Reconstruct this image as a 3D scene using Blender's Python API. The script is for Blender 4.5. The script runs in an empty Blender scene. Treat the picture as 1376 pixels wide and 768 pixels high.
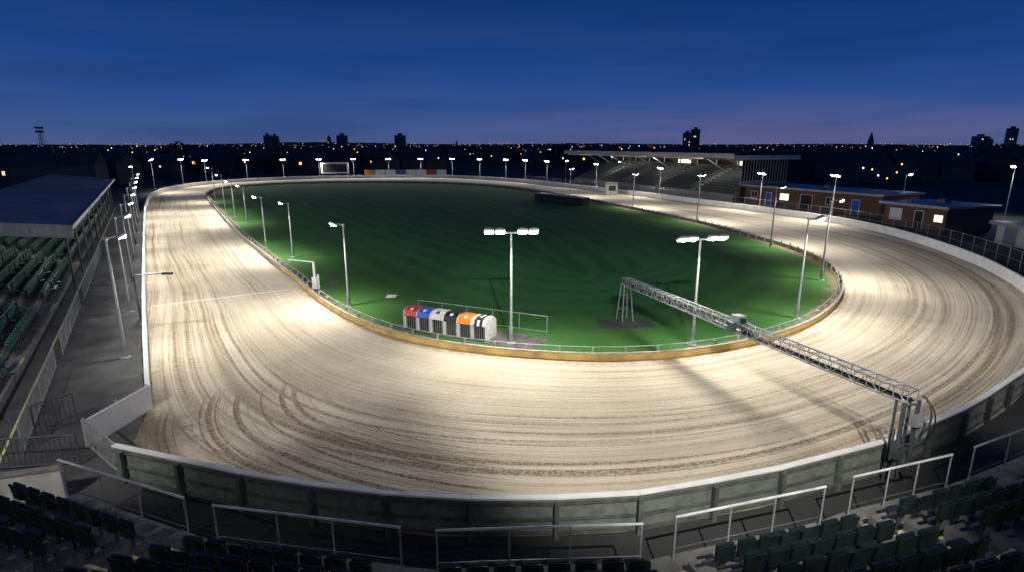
import bpy, math, random
from mathutils import Vector, Matrix
random.seed(7)
sc=bpy.context.scene
sc.view_settings.view_transform='Standard'; sc.view_settings.look='None'; sc.view_settings.exposure=0
H=10.0; FP=760.0; TH=math.atan(189/760); CT=math.cos(TH); ST=math.sin(TH)
def V(*a): return Vector(a)
def S(px,py,h=0.0):
    """site survey: real ground (or height h) position in metres of a point measured on the photograph"""
    u=(px-688)/FP; v=(py-384)/FP
    k=(H-h)/(v*CT+ST)
    return Vector((u*k,(CT-v*ST)*k,h))
def G(p,z=0.0): return Vector((p.x,p.y,z))
# ---------------------------------------------------------------- materials
def newmat(name):
    m=bpy.data.materials.new(name); m.use_nodes=True
    nt=m.node_tree; return m,nt,nt.nodes['Principled BSDF']
def N(nt,t,**k):
    n=nt.nodes.new(t)
    for a,b in k.items(): setattr(n,a,b)
    return n
def L(nt,a,b): nt.links.new(a,b)
def mat(name,c,rough=.6,metal=0.,var=.25,scale=3.,bump=0.,spec=.5):
    m,nt,b=newmat(name)
    b.inputs['Roughness'].default_value=rough; b.inputs['Metallic'].default_value=metal
    b.inputs['Specular IOR Level'].default_value=spec
    tc=N(nt,'ShaderNodeTexCoord'); no=N(nt,'ShaderNodeTexNoise'); no.inputs['Scale'].default_value=scale; no.inputs['Detail'].default_value=6
    L(nt,tc.outputs['Object'],no.inputs['Vector'])
    mr=N(nt,'ShaderNodeMapRange'); mr.inputs[1].default_value=.3; mr.inputs[2].default_value=.7
    L(nt,no.outputs[0],mr.inputs[0])
    mx=N(nt,'ShaderNodeMix',data_type='RGBA')
    mx.inputs[6].default_value=tuple(x*(1-var) for x in c)+(1,)
    mx.inputs[7].default_value=tuple(min(1,x*(1+var)) for x in c)+(1,)
    L(nt,mr.outputs[0],mx.inputs[0]); L(nt,mx.outputs[2],b.inputs['Base Color'])
    if bump:
        n2=N(nt,'ShaderNodeTexNoise'); n2.inputs['Scale'].default_value=scale*6; L(nt,tc.outputs['Object'],n2.inputs['Vector'])
        bp=N(nt,'ShaderNodeBump'); bp.inputs['Strength'].default_value=bump; bp.inputs['Distance'].default_value=.05
        L(nt,n2.outputs[0],bp.inputs['Height']); L(nt,bp.outputs[0],b.inputs['Normal'])
    return m
def emis(name,c,s):
    m,nt,b=newmat(name); b.inputs['Base Color'].default_value=tuple(c)+(1,)
    b.inputs['Emission Color'].default_value=tuple(c)+(1,); b.inputs['Emission Strength'].default_value=s
    m.cycles.emission_sampling='NONE'; return m
M_galv=mat('galvanised_steel',(.42,.44,.45),.4,.6)
M_dgalv=mat('dark_steel',(.09,.10,.11),.45,.5)
M_rail=mat('dull_rail_steel',(.30,.32,.33),.5,.3)
M_hrail=mat('painted_handrail',(.50,.52,.52),.45,.0,var=.25)
M_white=mat('white_paint',(.74,.74,.72),.5,var=.12,scale=1.2)
M_trapw=mat('trap_white_paint',(.55,.55,.53),.5,var=.2,scale=3)
M_panel=mat('weathered_panel',(.125,.14,.125),.75,var=.28,scale=3.5,bump=.15)
M_panel2=mat('panel_frame',(.075,.085,.075),.7,var=.4)
M_conc=mat('concrete',(.15,.145,.13),.85,var=.45,scale=1.5,bump=.3)
M_conc_l=mat('pale_concrete',(.32,.31,.29),.85,var=.25,scale=1.5,bump=.3)
M_asph=mat('asphalt',(.055,.055,.055),.8,var=.5,scale=.8,bump=.2)
M_yel=mat('nosing_paint',(.60,.54,.22),.7,var=.4,scale=5)
M_seatd=mat('dark_seat_plastic',(.012,.021,.021),.30,var=.3)
M_seatg=mat('green_seat_plastic',(.012,.095,.068),.42,var=.4,scale=.8)
M_seatf=mat('grey_seat',(.035,.045,.045),.5,var=.4)
M_wood=mat('tan_kickboard',(.50,.33,.10),.6,var=.35,scale=1.2)
M_greywood=mat('grey_rail',(.30,.28,.24),.7,var=.3)
M_roof=mat('metal_roof',(.16,.21,.27),.45,.2,var=.25,scale=.4)
M_glass=emis('lit_lens',(1.,.99,.93),30.)
M_glow=emis('window_and_strip_glow',(1.,.85,.6),1.6)
M_black=mat('black_paint',(.012,.012,.014),.45)
M_red=mat('red_paint',(.50,.02,.015),.4,var=.15); M_blue=mat('blue_paint',(.015,.09,.45),.4,var=.15)
M_orange=mat('orange_paint',(.65,.20,.02),.4,var=.15)
M_soffit=mat('cream_cladding',(.50,.50,.45),.6,var=.15)
M_dark=mat('dark_void',(.02,.02,.022),.8)
def brick():
    m,nt,b=newmat('red_brick'); tc=N(nt,'ShaderNodeTexCoord'); br=N(nt,'ShaderNodeTexBrick')
    br.inputs['Color1'].default_value=(.20,.07,.04,1); br.inputs['Color2'].default_value=(.12,.05,.03,1); br.inputs['Mortar'].default_value=(.2,.17,.14,1)
    br.inputs['Scale'].default_value=3
    mp=N(nt,'ShaderNodeMapping'); mp.inputs['Rotation'].default_value=(math.radians(90),0,0)
    L(nt,tc.outputs['Object'],mp.inputs[0]); L(nt,mp.outputs[0],br.inputs['Vector']); L(nt,br.outputs[0],b.inputs['Base Color']); b.inputs['Roughness'].default_value=.85
    return m
M_brick=brick()
def ramp_math(nt,op,a,b=None):
    n=N(nt,'ShaderNodeMath',operation=op)
    for i,x in enumerate((a,b)):
        if x is None: continue
        if isinstance(x,(int,float)): n.inputs[i].default_value=x
        else: L(nt,x,n.inputs[i])
    return n.outputs[0]
mul=lambda nt,a,b: ramp_math(nt,'MULTIPLY',a,b)
def smooth(nt,x,a,b,lo=0.,hi=1.):
    n=N(nt,'ShaderNodeMapRange',interpolation_type='SMOOTHSTEP'); L(nt,x,n.inputs[0])
    n.inputs[1].default_value=a;n.inputs[2].default_value=b;n.inputs[3].default_value=lo;n.inputs[4].default_value=hi
    return n.outputs[0]
def combine(nt,x,y,z=0.):
    n=N(nt,'ShaderNodeCombineXYZ')
    for i,a in enumerate((x,y,z)):
        if isinstance(a,(int,float)): n.inputs[i].default_value=a
        else: L(nt,a,n.inputs[i])
    return n.outputs[0]
def noise(nt,vec,scale=1.,det=4.,rough=.5):
    n=N(nt,'ShaderNodeTexNoise'); n.inputs['Scale'].default_value=scale; n.inputs['Detail'].default_value=det; n.inputs['Roughness'].default_value=rough
    L(nt,vec,n.inputs['Vector']); return n.outputs[0]
def mixc(nt,f,a,b):
    n=N(nt,'ShaderNodeMix',data_type='RGBA')
    if isinstance(f,(int,float)): n.inputs[0].default_value=f
    else: L(nt,f,n.inputs[0])
    for i,x in ((6,a),(7,b)):
        if isinstance(x,tuple): n.inputs[i].default_value=x+(1,)
        else: L(nt,x,n.inputs[i])
    return n.outputs[2]
def sand_mat():
    m,nt,b=newmat('raked_sand'); b.inputs['Roughness'].default_value=.95; b.inputs['Specular IOR Level'].default_value=.1
    tc=N(nt,'ShaderNodeTexCoord'); sp=N(nt,'ShaderNodeSeparateXYZ'); L(nt,tc.outputs['UV'],sp.inputs[0])
    u2=N(nt,'ShaderNodeUVMap',uv_map='edge'); sp2=N(nt,'ShaderNodeSeparateXYZ'); L(nt,u2.outputs[0],sp2.inputs[0]); E=sp2.outputs[1]
    U,W=sp.outputs[0],sp.outputs[1]; ob=tc.outputs['Object']
    wob=noise(nt,combine(nt,mul(nt,U,.035),mul(nt,W,.10)),1,2)
    W2=ramp_math(nt,'ADD',W,mul(nt,wob,1.5))
    st=noise(nt,combine(nt,mul(nt,U,.04),mul(nt,W2,3.0)),1,5,.62)
    st2=noise(nt,combine(nt,mul(nt,U,.07),mul(nt,W2,8.0),4.),1,3,.6)
    band=noise(nt,combine(nt,mul(nt,U,.03),mul(nt,W2,.6),3.),1,3)
    broad=noise(nt,combine(nt,mul(nt,U,.02),mul(nt,W2,.9),9.),1,4)
    patch=noise(nt,ob,.35,6,.6); fine=noise(nt,ob,9.,5,.7); mid=noise(nt,ob,2.2,5,.65)
    outr=smooth(nt,E,2.,8.,.55,1.)
    s1=mul(nt,mul(nt,smooth(nt,st,.47,.61),smooth(nt,band,.37,.54)),outr)
    s2=mul(nt,mul(nt,smooth(nt,st2,.48,.62),.55),outr)
    clod=mul(nt,smooth(nt,fine,.42,.60),.65)
    s1=mul(nt,ramp_math(nt,'MAXIMUM',s1,s2),ramp_math(nt,'ADD',clod,.42))
    def arcs(cx,cy,mx,my,mr):
        d=N(nt,'ShaderNodeVectorMath',operation='DISTANCE'); L(nt,ob,d.inputs[0]); d.inputs[1].default_value=(cx,cy,0)
        r=noise(nt,combine(nt,mul(nt,d.outputs['Value'],4.2),0.,cx),1,2)
        e=N(nt,'ShaderNodeVectorMath',operation='DISTANCE'); L(nt,ob,e.inputs[0]); e.inputs[1].default_value=(mx,my,0)
        return mul(nt,mul(nt,smooth(nt,r,.50,.57),smooth(nt,e.outputs['Value'],mr*.5,mr,1.,0.)),ramp_math(nt,'ADD',clod,.5))
    a1=arcs(-4.,23.5,-10.,18.5,5.0); a2=arcs(2.,31.,-4.5,15.2,5.5)
    tot=ramp_math(nt,'MAXIMUM',ramp_math(nt,'MAXIMUM',s1,a1),a2)
    c=mixc(nt,smooth(nt,patch,.3,.7),(.53,.46,.35),(.63,.555,.435))
    c=mixc(nt,mul(nt,mul(nt,smooth(nt,broad,.44,.66),.5),outr),c,(.37,.295,.20))
    c=mixc(nt,mul(nt,tot,.9),c,(.20,.14,.085))
    c=mixc(nt,mul(nt,smooth(nt,fine,.54,.74),.32),c,(.30,.235,.16))
    c=mixc(nt,mul(nt,smooth(nt,mid,.55,.72),.20),c,(.34,.27,.19))
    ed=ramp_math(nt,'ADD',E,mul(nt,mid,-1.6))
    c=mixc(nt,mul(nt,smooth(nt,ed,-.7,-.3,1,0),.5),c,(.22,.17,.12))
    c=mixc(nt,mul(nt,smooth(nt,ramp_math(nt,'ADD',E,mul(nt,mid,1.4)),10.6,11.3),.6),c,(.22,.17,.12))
    dg=N(nt,'ShaderNodeVectorMath',operation='DISTANCE'); L(nt,ob,dg.inputs[0]); dg.inputs[1].default_value=(-13.6,17.6,0)
    c=mixc(nt,mul(nt,smooth(nt,ramp_math(nt,'ADD',dg.outputs['Value'],mul(nt,mid,-2.)),.2,2.2,1,0),.75),c,(.12,.10,.07))
    L(nt,c,b.inputs['Base Color'])
    hgt=ramp_math(nt,'ADD',mul(nt,tot,-.8),mul(nt,fine,.5))
    hgt=ramp_math(nt,'ADD',hgt,mul(nt,st,.6))
    bp=N(nt,'ShaderNodeBump'); bp.inputs['Strength'].default_value=.6; bp.inputs['Distance'].default_value=.085
    L(nt,hgt,bp.inputs['Height']); L(nt,bp.outputs[0],b.inputs['Normal'])
    return m
def grass_mat():
    m,nt,b=newmat('mown_turf'); b.inputs['Roughness'].default_value=.9; b.inputs['Specular IOR Level'].default_value=.1
    tc=N(nt,'ShaderNodeTexCoord'); sp=N(nt,'ShaderNodeSeparateXYZ'); L(nt,tc.outputs['UV'],sp.inputs[0]); W=sp.outputs[1]; U=sp.outputs[0]; ob=tc.outputs['Object']
    n1=noise(nt,ob,.25,5); n2=noise(nt,ob,6,6,.7)
    mow=ramp_math(nt,'SINE',mul(nt,ramp_math(nt,'ADD',W,mul(nt,n1,1.4)),2.4))
    c=mixc(nt,smooth(nt,W,3.,14.),(.050,.125,.028),(.056,.23,.068))  # middle painted brighter to make up for weak lamp light there
    c=mixc(nt,mul(nt,smooth(nt,n1,.3,.7),.35),c,(.035,.14,.035))
    c=mixc(nt,mul(nt,mul(nt,smooth(nt,mow,-.7,.7),smooth(nt,noise(nt,ob,.12,3),.35,.6,.4,1.)),.38),c,(.020,.088,.026))
    c=mixc(nt,mul(nt,smooth(nt,n2,.5,.7),.35),c,(.07,.15,.04))
    edge=ramp_math(nt,'ADD',W,mul(nt,noise(nt,ob,1.1,5,.7),-2.4))
    c=mixc(nt,smooth(nt,edge,-.75,.05,1,0),c,mixc(nt,n2,(.10,.085,.05),(.26,.21,.14)))
    L(nt,c,b.inputs['Base Color'])
    bp=N(nt,'ShaderNodeBump'); bp.inputs['Strength'].default_value=.4; bp.inputs['Distance'].default_value=.04
    L(nt,noise(nt,ob,14,4),bp.inputs['Height']); L(nt,bp.outputs[0],b.inputs['Normal']); return m
M_sand=sand_mat(); M_grass=grass_mat()
# ---------------------------------------------------------------- mesh builder
class MB:
    def __init__(s): s.v=[];s.f=[];s.m=[];s.mats=[]
    def mi(s,m):
        if m not in s.mats: s.mats.append(m)
        return s.mats.index(m)
    def add(s,vs,fs,m):
        o=len(s.v); s.v+= [Vector(p) for p in vs]; k=s.mi(m)
        for f in fs: s.f.append([i+o for i in f]); s.m.append(k)
    def box(s,c,a,b,d,m):
        vs=[c+a*x+b*y+d*z for x in(-1,1) for y in(-1,1) for z in(-1,1)]
        s.add(vs,[(0,1,3,2),(4,6,7,5),(0,4,5,1),(2,3,7,6),(0,2,6,4),(1,5,7,3)],m)
    def beam(s,p,q,w,h,m,up=V(0,0,1)):
        d=q-p; l=d.length
        if l<1e-5: return
        d/=l; a=d.cross(up)
        if a.length<1e-3: a=V(1,0,0)
        a.normalize(); b=a.cross(d)
        s.box((p+q)/2,d*l/2,a*w/2,b*h/2,m)
    def tube(s,p,q,r,m,n=8,r2=None):
        r2=r if r2 is None else r2
        d=(q-p).normalized(); a=d.orthogonal().normalized(); b=d.cross(a)
        vs=[]
        for c,R in((p,r),(q,r2)):
            for i in range(n):
                t=2*math.pi*i/n; vs.append(c+(a*math.cos(t)+b*math.sin(t))*R)
        fs=[(i,(i+1)%n,n+(i+1)%n,n+i) for i in range(n)]+[tuple(range(n-1,-1,-1)),tuple(range(n,2*n))]
        s.add(vs,fs,m)
    def path(s,ps,r,m,n=6):
        for a,b in zip(ps,ps[1:]): s.tube(a,b,r,m,n)
    def ball(s,c,rx,ry,rz,m,n=8,k=5):
        vs=[c+V(0,0,rz)]
        for j in range(1,k):
            t=math.pi*j/k
            for i in range(n):
                a=2*math.pi*i/n; vs.append(c+V(rx*math.sin(t)*math.cos(a),ry*math.sin(t)*math.sin(a),rz*math.cos(t)))
        vs.append(c-V(0,0,rz)); fs=[]
        for i in range(n): fs.append((0,1+i,1+(i+1)%n))
        for j in range(k-2):
            for i in range(n): fs.append((1+j*n+i,1+(j+1)*n+i,1+(j+1)*n+(i+1)%n,1+j*n+(i+1)%n))
        e=len(vs)-1
        for i in range(n): fs.append((e,1+(k-2)*n+(i+1)%n,1+(k-2)*n+i))
        s.add(vs,fs,m)
    def prism(s,pts,z0,z1,m):
        n=len(pts); vs=[G(p,z0) for p in pts]+[G(p,z1) for p in pts]
        s.add(vs,[(i,(i+1)%n,n+(i+1)%n,n+i) for i in range(n)]+[tuple(range(n-1,-1,-1)),tuple(range(n,2*n))],m)
    def build(s,name,loc=None,parent=None):
        loc=Vector(loc) if loc is not None else V(0,0,0)
        me=bpy.data.meshes.new(name); me.from_pydata([p-loc for p in s.v],[],s.f)
        for m in s.mats: me.materials.append(m)
        me.polygons.foreach_set('material_index',s.m); me.update()
        o=bpy.data.objects.new(name,me); o.location=loc; sc.collection.objects.link(o)
        if parent:
            o.parent=parent; o.location=loc-parent.location
        return o
def empty(name,loc):
    e=bpy.data.objects.new(name,None); e.location=loc; sc.collection.objects.link(e); return e
Z=V(0,0,1)
# ---------------------------------------------------------------- rings
def cat(p0,p1,p2,p3,t):
    return 0.5*((2*p1)+(-p0+p2)*t+(2*p0-5*p1+4*p2-p3)*t*t+(-p0+3*p1-3*p2+p3)*t*t*t)
outer_px=[(203,530,0),(200,480,0),(197,420,0),(196,360,0),(196,310,0),(198,278,0),(208,264,0),(240,254,0),(290,247.5,0),(350,243.5,0),(430,240.5,0),(500,239.5,0),(570,239,0),(640,241,0),(700,245.5,0),(760,252,0),(830,260,0),(900,269,0),(980,280,0),(1060,291,0),(1130,302,0),(1190,315,0),(1250,333,0),(1310,356,0),(1350,377,0),(1376,394,0),(1403,425,0),(1410,462,0),
 (1376,495,1.1),(1300,545,1.1),(1190,591,1.1),(1020,634,1.1),(850,662,1.1),(720,668,1.1),(585,668,1.1),(440,652,1.1),(335,635,1.1),(155,597,1.1),(205,548,0)]
oc=[G(S(*p)) for p in outer_px]
lin_from=29
outer=[]
n=len(oc)
for i in range(n):
    p0,p1,p2,p3=oc[i-1],oc[i],oc[(i+1)%n],oc[(i+2)%n]
    steps=max(2,int((p2-p1).length/1.0))
    for k in range(steps):
        t=k/steps
        outer.append(cat(p0,p1,p2,p3,t) if 0<i<lin_from else p1.lerp(p2,t))
inner_px=[(278,262),(281,271),(296,289),(326,320),(368,355),(400,379),(425,402),(460,425),(500,443),(545,457),(600,468),(660,476),(735,482),(800,484.5),(860,483.5),(920,479),(980,470),(1040,456),(1090,437),(1121,413),(1132,390),(1124,369),(1100,352),(1060,335),(1000,317),(940,301),(880,288),(810,274),(750,263),(700,254.5),(640,249),(560,246),(480,245.5),(400,247),(340,250),(298,254)]
ic=[S(*p) for p in inner_px]; inner=[]
n=len(ic)
for i in range(n):
    p0,p1,p2,p3=ic[i-1],ic[i],ic[(i+1)%n],ic[(i+2)%n]
    steps=max(3,int((p2-p1).length/1.0))
    for k in range(steps): inner.append(cat(p0,p1,p2,p3,k/steps))
A=V(6,44,0); B=V(-27,128,0)
def hit(o,d,poly):
    best=None
    for i in range(len(poly)):
        a=poly[i]; b=poly[(i+1)%len(poly)]
        ex,ey=b.x-a.x,b.y-a.y; den=d.x*ey-d.y*ex
        if abs(den)<1e-9: continue
        t=((a.x-o.x)*ey-(a.y-o.y)*ex)/den; w=((a.x-o.x)*d.y-(a.y-o.y)*d.x)/den
        if t>0 and -1e-6<=w<=1.000001 and (best is None or t<best): best=t
    return best
ax=(B-A).normalized(); lf=V(-ax.y,ax.x,0)
rays=[]
NS=80; NA=110
for i in range(NA):
    t=math.pi*i/NA; rays.append((B,(-lf*math.cos(t)+ax*math.sin(t))))
for i in range(NS): rays.append((B.lerp(A,i/NS),lf))
for i in range(NA*2):
    t=math.pi*i/(NA*2); rays.append((A,(lf*math.cos(t)-ax*math.sin(t))))
for i in range(NS): rays.append((A.lerp(B,i/NS),-lf))
rin=[];rout=[]
for o,d in rays:
    rin.append(hit(o,d,inner) or 20.); rout.append(hit(o,d,outer) or 30.)
def strip(name,mt,fr,z,cols):
    n=len(rays); vs=[];uvs=[];ed=[];Us=0;last=None
    for i in range(n+1):
        row=[fr(i%n,j) for j in range(cols+1)]
        mid=row[0][0]
        if last is not None: Us+=(mid-last).length
        last=mid
        for p,w,e in row: vs.append(V(p.x,p.y,z)); uvs.append((Us,w)); ed.append((Us,e))
    fs=[]
    c=cols+1
    for i in range(n):
        for j in range(cols): fs.append((i*c+j,i*c+j+1,(i+1)*c+j+1,(i+1)*c+j))
    me=bpy.data.meshes.new(name); me.from_pydata(vs,[],fs); me.materials.append(mt)
    uv=me.uv_layers.new(name='UVMap')
    for l in me.loops: uv.data[l.index].uv=uvs[l.vertex_index]
    uv=me.uv_layers.new(name='edge')
    for l in me.loops: uv.data[l.index].uv=ed[l.vertex_index]
    me.update(); 
    o=bpy.data.objects.new(name,me); sc.collection.objects.link(o); return o
wd=[b-a for a,b in zip(rin,rout)]; n=len(wd); sm=wd[:]
for _ in range(3): sm=[sum(sm[(i+k)%n] for k in range(-12,13))/25 for i in range(n)]
def fs_(i,j,c=12):
    o,d=rays[i]; a=rin[i]-.05; b=rout[i]+.12; t=j/c; r=a+(b-a)*t
    return (o+d*r,(r-a)*10.5/sm[i],t*10.5)
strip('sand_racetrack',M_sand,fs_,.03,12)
def fg_(i,j,c=8):
    o,d=rays[i]; r=rin[i]*(1-j/c*.999); return (o+d*r,rin[i]-r,0)
strip('infield_grass',M_grass,fg_,.038,8)
g=MB(); R=6000
g.add([V(-R,-200,0),V(R,-200,0),V(R,R,0),V(-R,R,0)],[(0,1,2,3)],mat('ground_surface',(.03,.032,.03),.9,var=.5,scale=.05)); g.build('ground')
fl=MB(); a=S(206,411,0);b=S(388,389,0); d=(b-a).normalized(); nn=d.cross(Z)
M_line=mat('worn_white_line',(.88,.88,.86),.8,var=.1,scale=9)
fl.add([G(a-nn*.06,.036),G(b-nn*.06,.036),G(b+nn*.06,.036),G(a+nn*.06,.036)],[(0,1,2,3)],M_line); fl.build('finish_line')
# ---------------------------------------------------------------- outer wall
def resample(pts,step,closed=False):
    P=list(pts)+([pts[0]] if closed else [])
    out=[P[0]]; acc=0
    for a,b in zip(P,P[1:]):
        l=(b-a).length; 
        if l<1e-6: continue
        pos=step-acc
        while pos<=l: out.append(a.lerp(b,pos/l)); pos+=step
        acc=(acc+l)%step
    if (out[-1]-P[-1]).length>.05: out.append(P[-1])
    return out
def nearest(poly,p): return min(range(len(poly)),key=lambda i:(poly[i]-p).length)
i_right=nearest(outer,oc[28])
main=[G(S(205,548))]+outer[:i_right+1]
near=[oc[k] for k in range(28,len(oc)-1)]
def wall(name,pts,h,step,battens):
    m=MB(); ps=resample(pts,step)
    for i,(a,b) in enumerate(zip(ps,ps[1:])):
        d=(b-a).normalized(); o=d.cross(Z)*(-1)
        m.box((a+b)/2+Z*h/2+o*.03,(b-a)/2,o*.03,Z*h/2,M_white)
        m.box((a+b)/2+Z*h/2+o*.0825,(b-a)/2,o*.0225,Z*(h/2-.01),M_panel)
        m.box((a+b)/2+Z*(h+.026)+o*.05,(b-a)/2,o*.085,Z*.025,M_white)
        if battens:
            for z in (.12,.52,h-.12): m.box((a+b)/2+Z*z+o*.13,(b-a)/2,o*.025,Z*.04,M_panel2)
        m.box(a+Z*(h/2-.01)+o*.175,d*.05,o*.018 if battens else o*.05,Z*(h/2-.01),M_panel2)
        if battens:
            m.box(a+Z*(h/2-.02)+o*.25,d*.06,o*.055,Z*(h/2-.02),M_panel2)
    return m.build(name)
wall('perimeter_wall',main,.85,2.0,False)
wall('perimeter_wall',near,1.1,2.2,True)
gp=MB(); a=G(S(205,548));b=G(S(119,601)); d=(b-a).normalized(); o=d.cross(Z)
gp.box((a+b)/2+Z*.5,(b-a)/2,o*.03,Z*.5,M_white); 
for t in (0.02,.5,.98): gp.beam(G(a.lerp(b,t)+o*.08),G(a.lerp(b,t)+o*.08,1.05),.08,.08,M_galv)
gp.build('white_gate_panel',a)
def mesh_gate(name,a,b,h,z=0,sp=.13,post=M_galv,r=.012,pr=.03,step=2.5,infill=True):
    m=MB(); L_=(b-a).length; k=max(1,round(L_/step))
    for i in range(k+1):
        p=a.lerp(b,i/k); m.tube(G(p,p.z+z),G(p,p.z+z+h),pr,post)
    m.tube(a+Z*(z+h),b+Z*(z+h),pr,post); m.tube(a+Z*(z+.12),b+Z*(z+.12),pr*.8,post)
    if infill:
        q=int(L_/sp)
        for i in range(1,q):
            p=a.lerp(b,i/q); m.tube(p+Z*(z+.12),p+Z*(z+h),r,post,4)
    return m.build(name,a)
mesh_gate('mesh_gate',G(S(119,601)),G(oc[-2]),1.1)
# ---------------------------------------------------------------- inner rail
rl=MB(); ps=resample(inner,1.6,True)
cen=V(-8,80,0)
for i,(a,b) in enumerate(zip(ps,ps[1:])):
    d=(b-a).normalized(); out=d.cross(Z)
    if (a-cen).dot(out)<0: out=-out
    near_=a.y<52 and a.x>-19
    mt=M_wood if near_ else M_greywood
    rl.box((a+b)/2+Z*.2+out*.02,(b-a)/2,out*.025,Z*.16,mt)
    rl.box((a+b)/2+Z*.40+out*.02,(b-a)/2,out*.07,Z*.035,M_greywood)
    rl.box(a+Z*.33-out*.10,d*.04,out*.04,Z*.32,M_greywood)
    rl.tube(a-out*.28+Z*.62,b-out*.28+Z*.62,.025,M_rail,6)
    rl.tube(a-out*.10+Z*.60,a-out*.30+Z*.62,.02,M_rail,6)
rl.build('inner_running_rail')
# ---------------------------------------------------------------- floodlight poles
def lamp(base,h,aim,double=False,energy=1500.,lit=True,tilt=20,size=1.0,arm=.5,spot=165,wide=(-1.1,-.55,.55,1.1),blend=1.):
    aim=aim.normalized(); side=aim.cross(Z); m=MB(); base=G(base); top=base+Z*h
    m.tube(base,base+Z*.9,.10,M_rail,10); m.tube(base+Z*.9,top,.075,M_rail,10,.045)
    m.box(base+Z*.05,V(.2,0,0),V(0,.2,0),Z*.012,M_galv)
    tl=math.radians(28); dn=(-Z*math.cos(tl)+aim*math.sin(tl)); fw=(aim*math.cos(tl)+Z*math.sin(tl))
    def head(c):
        m.box(c,side*.25*size,fw*.18*size,dn*.055*size,M_galv)
        m.box(c-dn*.10*size,side*.12*size,fw*.12*size,dn*.045*size,M_dgalv)
        for k in range(-2,3): m.box(c-dn*.075*size+side*.1*k*size,side*.008,fw*.17*size,dn*.02*size,M_dgalv)
        m.box(c+dn*.075*size,side*.21*size,fw*.15*size,dn*.02*size,M_glass if lit else M_dgalv)
        if lit: m.ball(c+dn*.10*size,.13*size,.13*size,.07*size,M_glass,8,5)
    if double:
        w=max(wide)
        m.beam(top-side*w-Z*.02,top+side*w-Z*.02,.08,.08,M_rail)
        for s in wide: 
            head(top+side*s+aim*.16+Z*.08)
            m.tube(top+side*s,top+side*s+aim*.16+Z*.05,.025,M_rail,6)
    else:
        e=top+aim*arm+Z*.12; m.tube(top-Z*.02,e,.035,M_rail,8); head(e+aim*.12)
        m.box(top,V(.07,0,0),V(0,.07,0),Z*.07,M_galv)
    o=m.build('floodlight_pole',base)
    if lit and energy>0:
        ld=bpy.data.lights.new('lamp_light','SPOT'); ld.energy=energy; ld.spot_size=math.radians(spot); ld.spot_blend=blend; ld.shadow_soft_size=.25
        ld.color=(1.,.965,.89)
        lo=bpy.data.objects.new('lamp_light',ld); sc.collection.objects.link(lo); lo.parent=o
        t2=math.radians(tilt); dd=(-Z*math.cos(t2)+aim*math.sin(t2))
        lo.location=Z*(h-.3)+aim*(arm+.35); lo.rotation_euler=dd.to_track_quat('-Z','Y').to_euler()
    return o
E0=3300.
dl=V(-.533,.846,0); nl=V(-.846,-.533,0); O=V(-14.2,20.6,0)
def outw(p):
    i=nearest(inner,p); d=(inner[(i+1)%len(inner)]-inner[i-1]).normalized(); o=d.cross(Z)
    return o if (inner[i]-cen).dot(o)>0 else -o
for (bx,by,h,dbl,e) in [(687,461,5.8,True,.95),(930,463,5.5,True,.7),(1070,428,5.9,False,1.0),(1103,377,6,False,1.1),(1035,333,5.9,False,1.1),
    (469,411,5.2,False,.9),(394,346,4.9,False,.8),(358,333,5,False,.55),(332,300,4.8,False,.8),(316,292,5,False,.7),(303,284,5.5,False,.8),(290,272,6,False,.9)]:
    p=S(bx,by); a=outw(p)
    if bx==687: a=V(.05,-1,0)
    if bx==930: a=V(.25,-1,0)
    lamp(p,h,a,dbl,E0*e,tilt=24)
FW=(-.45,.45)
for (bx,by,h) in [(936,300,6.2),(850,281,5.5),(766,266,5.5)]:
    p=S(bx,by); lamp(p,h,outw(p),True,E0*1.1,size=1.15,wide=FW)
for s in (6.8,16,25,34,44,54,64,75):
    p=O+dl*s+nl*1.05; lamp(p,5.8,-nl,False,E0*.6,tilt=34,spot=150,blend=.8)
for (bx,by,h) in [(1116,297,6.),(1020,282,5.6),(886,264,5.5),(801,252,5.5),(735,245,5.6),(706,242,5.6),(680,240,5.6),(645,238.5,5.6),(608,237.5,5.6),(566,237.5,5.6),(523,238,5.6),(476,238.5,5.6),(430,239,5.6),(382,240,5.6),(333,243,5.8),(278,247,6),(247,251,6.5),(209,260,7)]:
    p=S(bx,by); a=-outw(p); lamp(p,h,a,True,E0*1.5,size=1.2,tilt=34,wide=FW,spot=155)
lamp(S(1350,292),7,V(-1,-.6,0),False,E0*.4,size=1.2)
for (bx,by) in [(183,262),(760,244),(830,247),(1210,285)]:
    lamp(S(bx,by),5.6,V(.3,-1,0),False,0,size=1.2)
def mast(base,h,target,energy,spot,fill,ftarget):
    m=MB(); base=G(base); top=base+Z*h
    m.tube(base,top,.22,M_galv,12,.12); m.box(top,V(1.2,0,0),V(0,.1,0),Z*.1,M_galv)
    for k in (-1,-.35,.35,1): 
        m.box(top+V(k,.25,.15),V(.25,0,0),V(0,.12,-.05),V(0,.08,.2),M_galv)
        m.box(top+V(k,.40,.09),V(.22,0,0),V(0,.02,-.01),V(0,.07,.17),M_glass)
    o=m.build('floodlight_mast',base)
    for (en,sz,tg,zz) in ((energy,spot,target,h+.1),(fill,95,ftarget,h-1.2)):  # second spot is an added fill that brightens the seating
        ld=bpy.data.lights.new('mast_light_and_fill','SPOT'); ld.energy=en; ld.spot_size=math.radians(sz); ld.spot_blend=.5; ld.shadow_soft_size=.15; ld.color=(1,.96,.88)
        lo=bpy.data.objects.new('mast_light_and_fill',ld); sc.collection.objects.link(lo); lo.parent=o; lo.location=V(0,.6,zz)
        lo.rotation_euler=(tg-(base+lo.location)).to_track_quat('-Z','Y').to_euler()
mast(V(4,-6,0),19,V(6,25,0),38000,38,900,V(2,8,0))
mast(V(-16,-2,0),18,V(-14,28,0),17000,42,2300,V(-22,18,0))
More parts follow.
